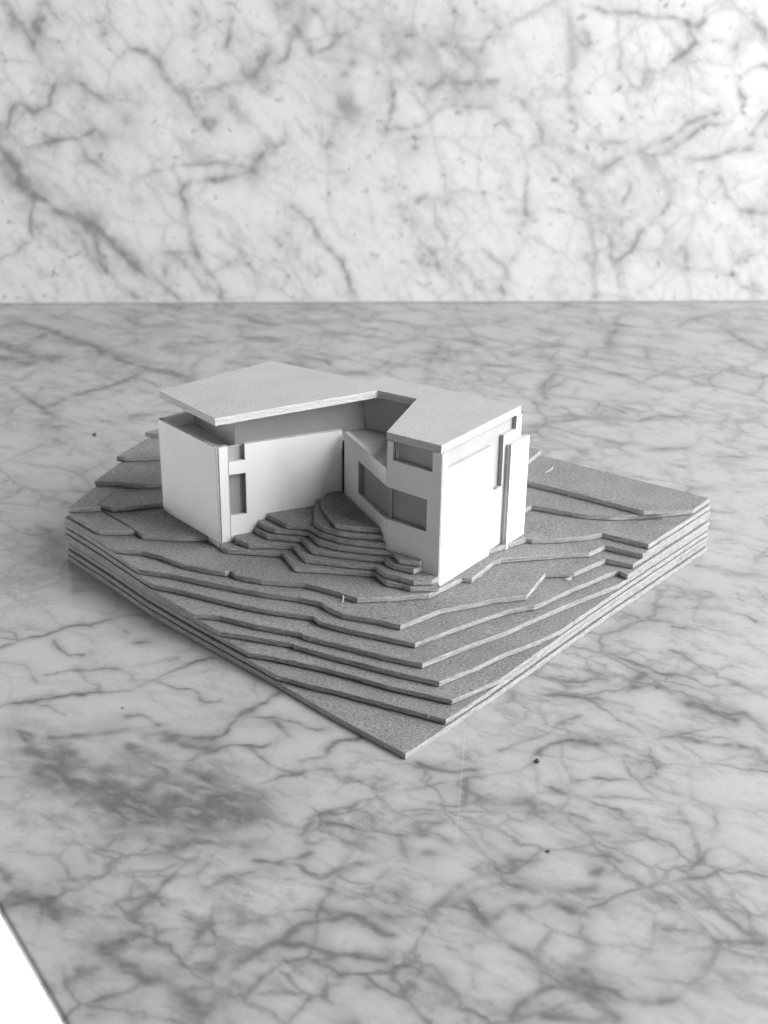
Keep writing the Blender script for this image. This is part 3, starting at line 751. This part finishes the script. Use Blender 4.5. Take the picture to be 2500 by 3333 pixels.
# small stepped sheets in the angle between the two wings
TW = [(15.6, -17.2), (2.3, -8.2), (-12.6, 22.6)]
STK = {
9: [(-53.0,4.4),(-52.03,2.05),(-50.27,1.0),(-33.19,-1.03),(-32.34,-1.52),(-31.38,-3.51),(-27.79,-11.2),(-19.29,-11.9),(-2.9,-13.75),(-2.6,-14.5),(0.9,-20.04),(5.61,-21.24),(8.09,-23.15),(16.6,-22.64)],
10: [(-48.6,6.5),(-48.42,4.44),(-43.42,0.9),(-35.94,1.0),(-29.67,0.57),(-28.76,-0.88),(-24.71,-8.68),(-14.5,-11.19),(-2.8,-13.1),(-2.5,-14.0),(0.55,-18.32),(5.11,-20.35),(5.42,-20.87),(8.99,-22.77),(14.62,-22.27),(16.6,-20.4)],
11: [(-42.12,8.33),(-37.73,3.46),(-34.72,2.88),(-26.59,1.42),(-25.94,-0.04),(-22.72,-6.51),(-14.59,-8.9),(-4.93,-10.95),(0.0,-11.9),(0.4,-13.37),(2.89,-16.08),(8.37,-18.87),(9.0,-19.19),(12.0,-16.9)],
12: [(-40.78,8.73),(-38.19,5.59),(-35.08,3.79),(-24.81,2.23),(-24.12,1.65),(-20.52,-5.04),(-14.62,-7.75),(-4.96,-9.96),(2.3,-10.79),(2.7,-11.49),(4.74,-16.34),(10.86,-17.88),(11.7,-16.95)],
13: [(-38.23,10.65),(-31.41,3.53),(-26.46,2.93),(-24.31,2.47),(-20.29,-2.87),(-14.67,-6.37),(-9.8,-8.0),(-3.39,-9.42),(1.6,-9.9)],
14: [(-22.6,17.4),(-23.08,12.38),(-22.44,1.52),(-19.31,-2.9),(-13.06,-6.4),(-9.85,-7.1),(0.9,-8.4)],
}
for k, P in STK.items():
    s0 = P[0]; tail = ([TW[0]] if P[-1][0] > 5 else []) + TW[1:] + [(s0[0] - 0.5, s0[1] + 2.2)]
    sheet(k, P + tail, gap=0.15, warp=0.08)
sheet(15, [(-19.2,19.1),(-19.67,16.15),(-20.85,12.88),(-20.33,8.92),(-15.38,-4.34),(-9.9,-6.2),(-1.6,-6.9),(-14.5,20.6),(-15.4,20.9)], gap=0.09)

# pulp fibres standing off the cut edges, too many to count
def fibres(n):
    V, F = [], []
    def fib(x, y, z, L, w, yaw, rise):
        dx, dy = math.cos(yaw), math.sin(yaw); b = len(V); bend = random.uniform(-.6, .6)
        for q in range(4):
            t = q / 3; px = x + dx * L * t - dy * bend * L * t * t; py = y + dy * L * t + dx * bend * L * t * t; pz = z + rise * math.sin(t * 2.2)
            V.extend([(px - dy * w, py + dx * w, pz), (px + dy * w, py - dx * w, pz), (px, py, pz + w * 1.5)])
        for q in range(3):
            o = b + 3 * q
            for a, c in ((0, 1), (1, 2), (2, 0)): F.append((o + a, o + c, o + 3 + c, o + 3 + a))
        F.append((b, b + 2, b + 1)); F.append((b + 9, b + 10, b + 11))
    for k, P in list(CONT.items()) + [(k, STK[k]) for k in STK] + [(1, LEFT + [FRONT] + RIGHT)]:
        Q = densify(P, 0.9)[:-int(max(1, math.dist(P[-1], P[0]) / 0.9))]
        for x, y in Q:
            if random.random() < n:
                fib(x + random.gauss(0, .25), y + random.gauss(0, .25), 2.0 * k - random.random() ** 3 * 1.2 + 0.02, random.uniform(.4, 1.5), random.uniform(.03, .07), random.uniform(0, 6.3), random.uniform(0, .35))
    return link('fibre_fuzz', V, F, M_SHAVE, None, site)
tag(fibres(0.22), kind='stuff')

# ------------------------------------------------------------------ card house
A = Vector((-52.7, 5.3)); AL = Vector((-74.7, 29.6)); B = Vector((-14.2, 21.5)); Cc = Vector((0.3, -9.6)); D = Vector((17.0, -19.27)); E = Vector((42.9, 15.0))
Z0, ZP, ZB, ZR = 16.0, 51.3, 60.43, 62.93
BK = Vector((-47, 55)); BT = Vector((-1, 39.5))
house = empty('card_house', (-10, 15, Z0))
tag(house, 'white card model house with a flat folded roof set into the grey terraces', 'model house')
dF1 = (B - A).normalized(); dTR = (E - D).normalized()
W = lambda nm, a, b, poly, th=1.5, mf=M_WHITE, mc=M_CUT, par=house, **kw: panel(nm, a, b, poly, th, mf, mc, par, **kw)
A2 = A - dF1 * 0.75; AL2 = AL - dF1 * 0.6
lw = (A2 - AL2).length
W('wall', AL2, A2, rect(0, lw, 18.0, ZP))
W('base_strip', AL2, A2, rect(0, lw, 16.05, 17.9), inset=0.1)
# long front wall of the low wing with its tall slot and the notch above it
f1 = (B - A).length
post = W('wall', A, B, rect(0.15, 3.16, 17.0, ZP))
post['label'] = 'narrow white corner post'
front = W('wall', A, B, [(3.24, 17.0), (f1, 17.0), (f1, ZP), (8.65, ZP), (8.65, 45.85), (3.24, 45.85)], holes=[rect(3.3, 8.75, 27.0, 41.3)])
front['label'] = 'long white front wall with a tall slot window'
W('window_pane', A, B, rect(2.0, 11.0, 25, 43.5), 0.4, M_SHADEFILM, M_SHADEFILM, front, inset=1.9)
W('window_pane', A, B, rect(1.9, 10.5, 43.8, 50.6), 0.4, M_FILM, M_FILM, front, inset=1.62)
# short wall that turns in towards the tower
f2 = (Cc - B).length
ret = W('wall', B, Cc, [(1.55, 17.0), (f2, 17.0), (f2, 34.4), (13.2, 34.4), (13.2, 45.5), (f2, 45.5), (f2, ZP), (1.55, ZP)])
W('window_pane', B, Cc, rect(11, f2 + 0.6, 32.5, 47), 0.35, M_SHADEFILM, M_SHADEFILM, ret, inset=1.55)
# tower, left face
D2 = D - dTR * 0.75; tl = (D2 - Cc).length
left = W('wall', Cc, D2, [(0.06, 17.0), (tl, 17.0), (tl, ZB - .03), (15.95, ZB - .03), (15.95, 54.1), (2.2, 54.5), (2.2, ZB - .03), (0.06, ZB - .03), (0.06, 45.2), (14.4, 44.5), (14.4, 34.0), (0.06, 34.5)])
W('window_pane', Cc, D2, rect(0.7, 16.5, 32.5, 46.5), 0.35, M_SHADEFILM, M_SHADEFILM, left, inset=1.55)
W('window_pane', Cc, D2, rect(0.9, 17.5, 53.0, 60.3), 0.35, M_FILM, M_FILM, left, inset=1.55)
W('torn_sliver', Cc, D2, [(2.35, 60.2), (2.65, 60.2), (2.95, 54.9), (2.75, 54.7)], 0.3, M_WHITE, M_WHITE, left, inset=0.9)
W('torn_sliver', Cc, D2, [(3.1, 60.0), (3.4, 60.0), (3.35, 54.7), (3.05, 54.7)], 0.3, M_WHITE, M_WHITE, left, inset=1.15)
# tower, sunny right face: main sheet, upper band and slot, stepped end
ue = 43.2
sun = W('wall', D, E, [(0.12, 18.0), (ue, 18.0), (ue, ZB - .03), (40.1, ZB - .03), (40.1, 56.0), (32.95, 56.0), (32.95, 38.6), (28.0, 38.7), (27.7, 53.6), (26.6, 54.45), (2.2, 54.6), (2.2, ZB - .03), (0.12, ZB - .03)])
sun['label'] = 'bright white wall facing the window light'
W('window_pane', D, E, rect(1.2, 42.0, 36.5, 60.3), 0.35, M_FILM, M_FILM, sun, inset=1.55)
W('base_strip', D, E, rect(0.2, ue, 16.05, 17.92), inset=0.05)
n_tr = Vector((dTR.y, -dTR.x))
fin = W('fin', D + n_tr * 1.13, E + n_tr * 1.13, rect(34.3, 44.9, 16.1, 52.7), 1.05)
fin['label'] = 'tall white double-thickness fin'
W('fin_board', D + n_tr * 2.22, E + n_tr * 2.22, rect(34.25, 45.0, 16.1, 53.0), 1.04, M_WHITE, M_CUT, fin)
# closing walls at the back and between the wings
Eb = D + dTR * ue
for a, b, z in ((Eb, BT, ZB - .05), (BT, BT + Vector((-6, -5)), ZB - .05), (BK, AL2, ZP), (BT + Vector((-6, -5)), BK, ZP)):
    W('wall', a, b, rect(0.1, (b - a).length - 0.1, 16.1, z))
W('wall', Vector((9.6, 22.6)), Cc + Vector((0.9, 1.2)), rect(0.2, 30.0, 46.0, ZB - .05))
# terrace floor behind the parapets and the glazed upper storey
zt = 47.3
terr = [A + Vector((-1.2, 2.4)), B + Vector((-0.4, 2.0)), B + Vector((1.8, 0.6)), Cc + Vector((1.6, 1.2)), Vector((12, 24)), BT + Vector((-2, -2)), BK + Vector((1, -2)), AL + Vector((2, 0.6))]
board('terrace_floor', [tuple(v) for v in terr], zt - 1.2, zt, M_TERRACE, M_CUT, house, rough=0.02, warp=0.02)
K0 = Vector((-64.5, 36.0)); K1 = Vector((-48.6, 15.0)); K2 = Vector((-6.8, 33.2)); K3 = Vector((10.2, 23.4))
for a, b in ((K0, K1), (K1, K2), (K2, K3)):
    pane = W('window_pane', a, b, rect(0.05, (b - a).length - 0.05, zt + 0.05, ZB - .04), 0.5, M_FILM, M_FILM)
# roof: two sheets glued together
ROOF = [(-73.37,24.36),(-52.61,0.33),(-3.0,27.5),(9.65,20.39),(0.15,-8.81),(16.29,-19.16),(42.6,15.4),(-0.52,40.87),(-5.08,36.08),(-39.78,55.73)]
roof_lo = [(x + (0.15 if x < -50 else 0.0), y + 0.12) for x, y in ROOF]
board('roof_board', roof_lo, ZB, ZB + 1.22, M_ROOF, M_ROOFEDGE, house, rough=0.05, warp=0.10)
board('roof_board', ROOF, ZB + 1.30, ZR, M_ROOF, M_ROOFEDGE, house, rough=0.04, warp=0.06)

# ------------------------------------------------------------------ crumbs and offcuts lying about
def blob(name, x, y, z, r, flat, mat, label, cat, group=None, seed=0):
    bm = bmesh.new(); bmesh.ops.create_icosphere(bm, subdivisions=2, radius=1.0)
    for v in bm.verts:
        k = 1 + 0.45 * mnoise.noise(v.co * 1.6 + Vector((seed, 0, 0))); v.co = Vector((v.co.x * r * k, v.co.y * r * k * 0.8, (v.co.z + 0.9) * r * flat * k))
    me = bpy.data.meshes.new(name); bm.to_mesh(me); bm.free(); me.transform(Matrix.Scale(MM, 4)); me.materials.append(mat)
    o = bpy.data.objects.new(name, me); C.objects.link(o); o.location = Vector((x, y, z)) * MM; o.rotation_euler.z = seed
    return tag(o, label, cat, group)
CR = 'black crumbs lying on the marble'
blob('crumb', -122.0, 140.9, 0, 0.85, 0.7, M_CRUMB, 'small round black crumb on the marble left of the house', 'crumb', CR, 1)
blob('crumb', 41.5, -87.7, 0, 0.75, 0.6, M_CRUMB, 'black crumb on the marble right of the front corner of the terraces', 'crumb', CR, 2)
blob('crumb', 40.6, -124.8, 0, 0.6, 0.4, M_CRUMB, 'flat black crumb nearest the bottom of the photo', 'crumb', CR, 3)
blob('crumb', -73.5, -64.6, 0, 0.30, 0.6, M_CRUMB, 'tiny black speck on the marble left of the terraces', 'crumb', CR, 4)
blob('crumb', 22.8, -146.0, 0, 0.35, 0.5, M_SHAVE, 'tiny white crumb on the marble in the foreground', 'crumb', None, 5)
blob('crumb', 108.0, -83.0, 0, 0.4, 0.4, M_SHAVE, 'small white crumb on the marble at the right', 'crumb', None, 6)
def shaving(x, y, z, L, w, yaw, tilt, label, seed):
    r = random.Random(seed); n = 6; V = []; F = []
    for i in range(n):
        t = i / (n - 1); px = (t - .5) * L; q = w * (1 - abs(2 * t - 1) ** 2 * 0.85); b = 0.25 * L * (t - .5) ** 2 * r.uniform(.5, 1.3)
        zc = tilt * t * L + w * .5
        V += [(px, b - q, zc - w * .4), (px, b + q, zc - w * .4), (px, b, zc + w * .6)]
    for i in range(n - 1):
        o = 3 * i
        for a, c in ((0, 1), (1, 2), (2, 0)): F.append((o + a, o + c, o + 3 + c, o + 3 + a))
    F += [(0, 2, 1), (3 * n - 3, 3 * n - 2, 3 * n - 1)]
    me = bpy.data.meshes.new('card_shaving'); me.from_pydata([Vector(v) * MM for v in V], [], F); me.materials.append(M_SHAVE)
    o = bpy.data.objects.new('card_shaving', me); C.objects.link(o); o.location = Vector((x, y, z)) * MM; o.rotation_euler.z = yaw
    return tag(o, label, 'card shaving', 'loose shavings on the terraces')
shaving(5.96, -26.8, 14.0, 4.2, 0.35, -0.35, 0.05, 'grey shaving on the terrace just below the tower corner', 1)
shaving(-12.4, -26.0, 14.0, 2.2, 0.30, 1.5, 0.9, 'upright splinter on the terrace in front of the stepped sheets', 2)
shaving(58.6, -5.9, 12.0, 2.6, 0.7, 0.4, 0.12, 'chunky shaving on the terrace below the notched steps', 3)
shaving(58.9, 59.1, 22.0, 6.0, 0.35, 0.95, 0.05, 'long pale shaving on the top sheet behind the tower', 4)
shaving(63.7, 41.0, 20.0, 1.6, 0.25, 1.2, 0.5, 'short curled splinter under the straight dark step at the right', 5)
shaving(-17.3, -0.2, 28.0, 2.0, 0.3, 0.6, 0.25, 'small curl on the small stepped sheets between the two wings', 6)
shaving(30.2, -8.7, 14.0, 2.4, 0.45, 0.7, 0.3, 'frayed curl beside the foot of the sunny wall', 7)
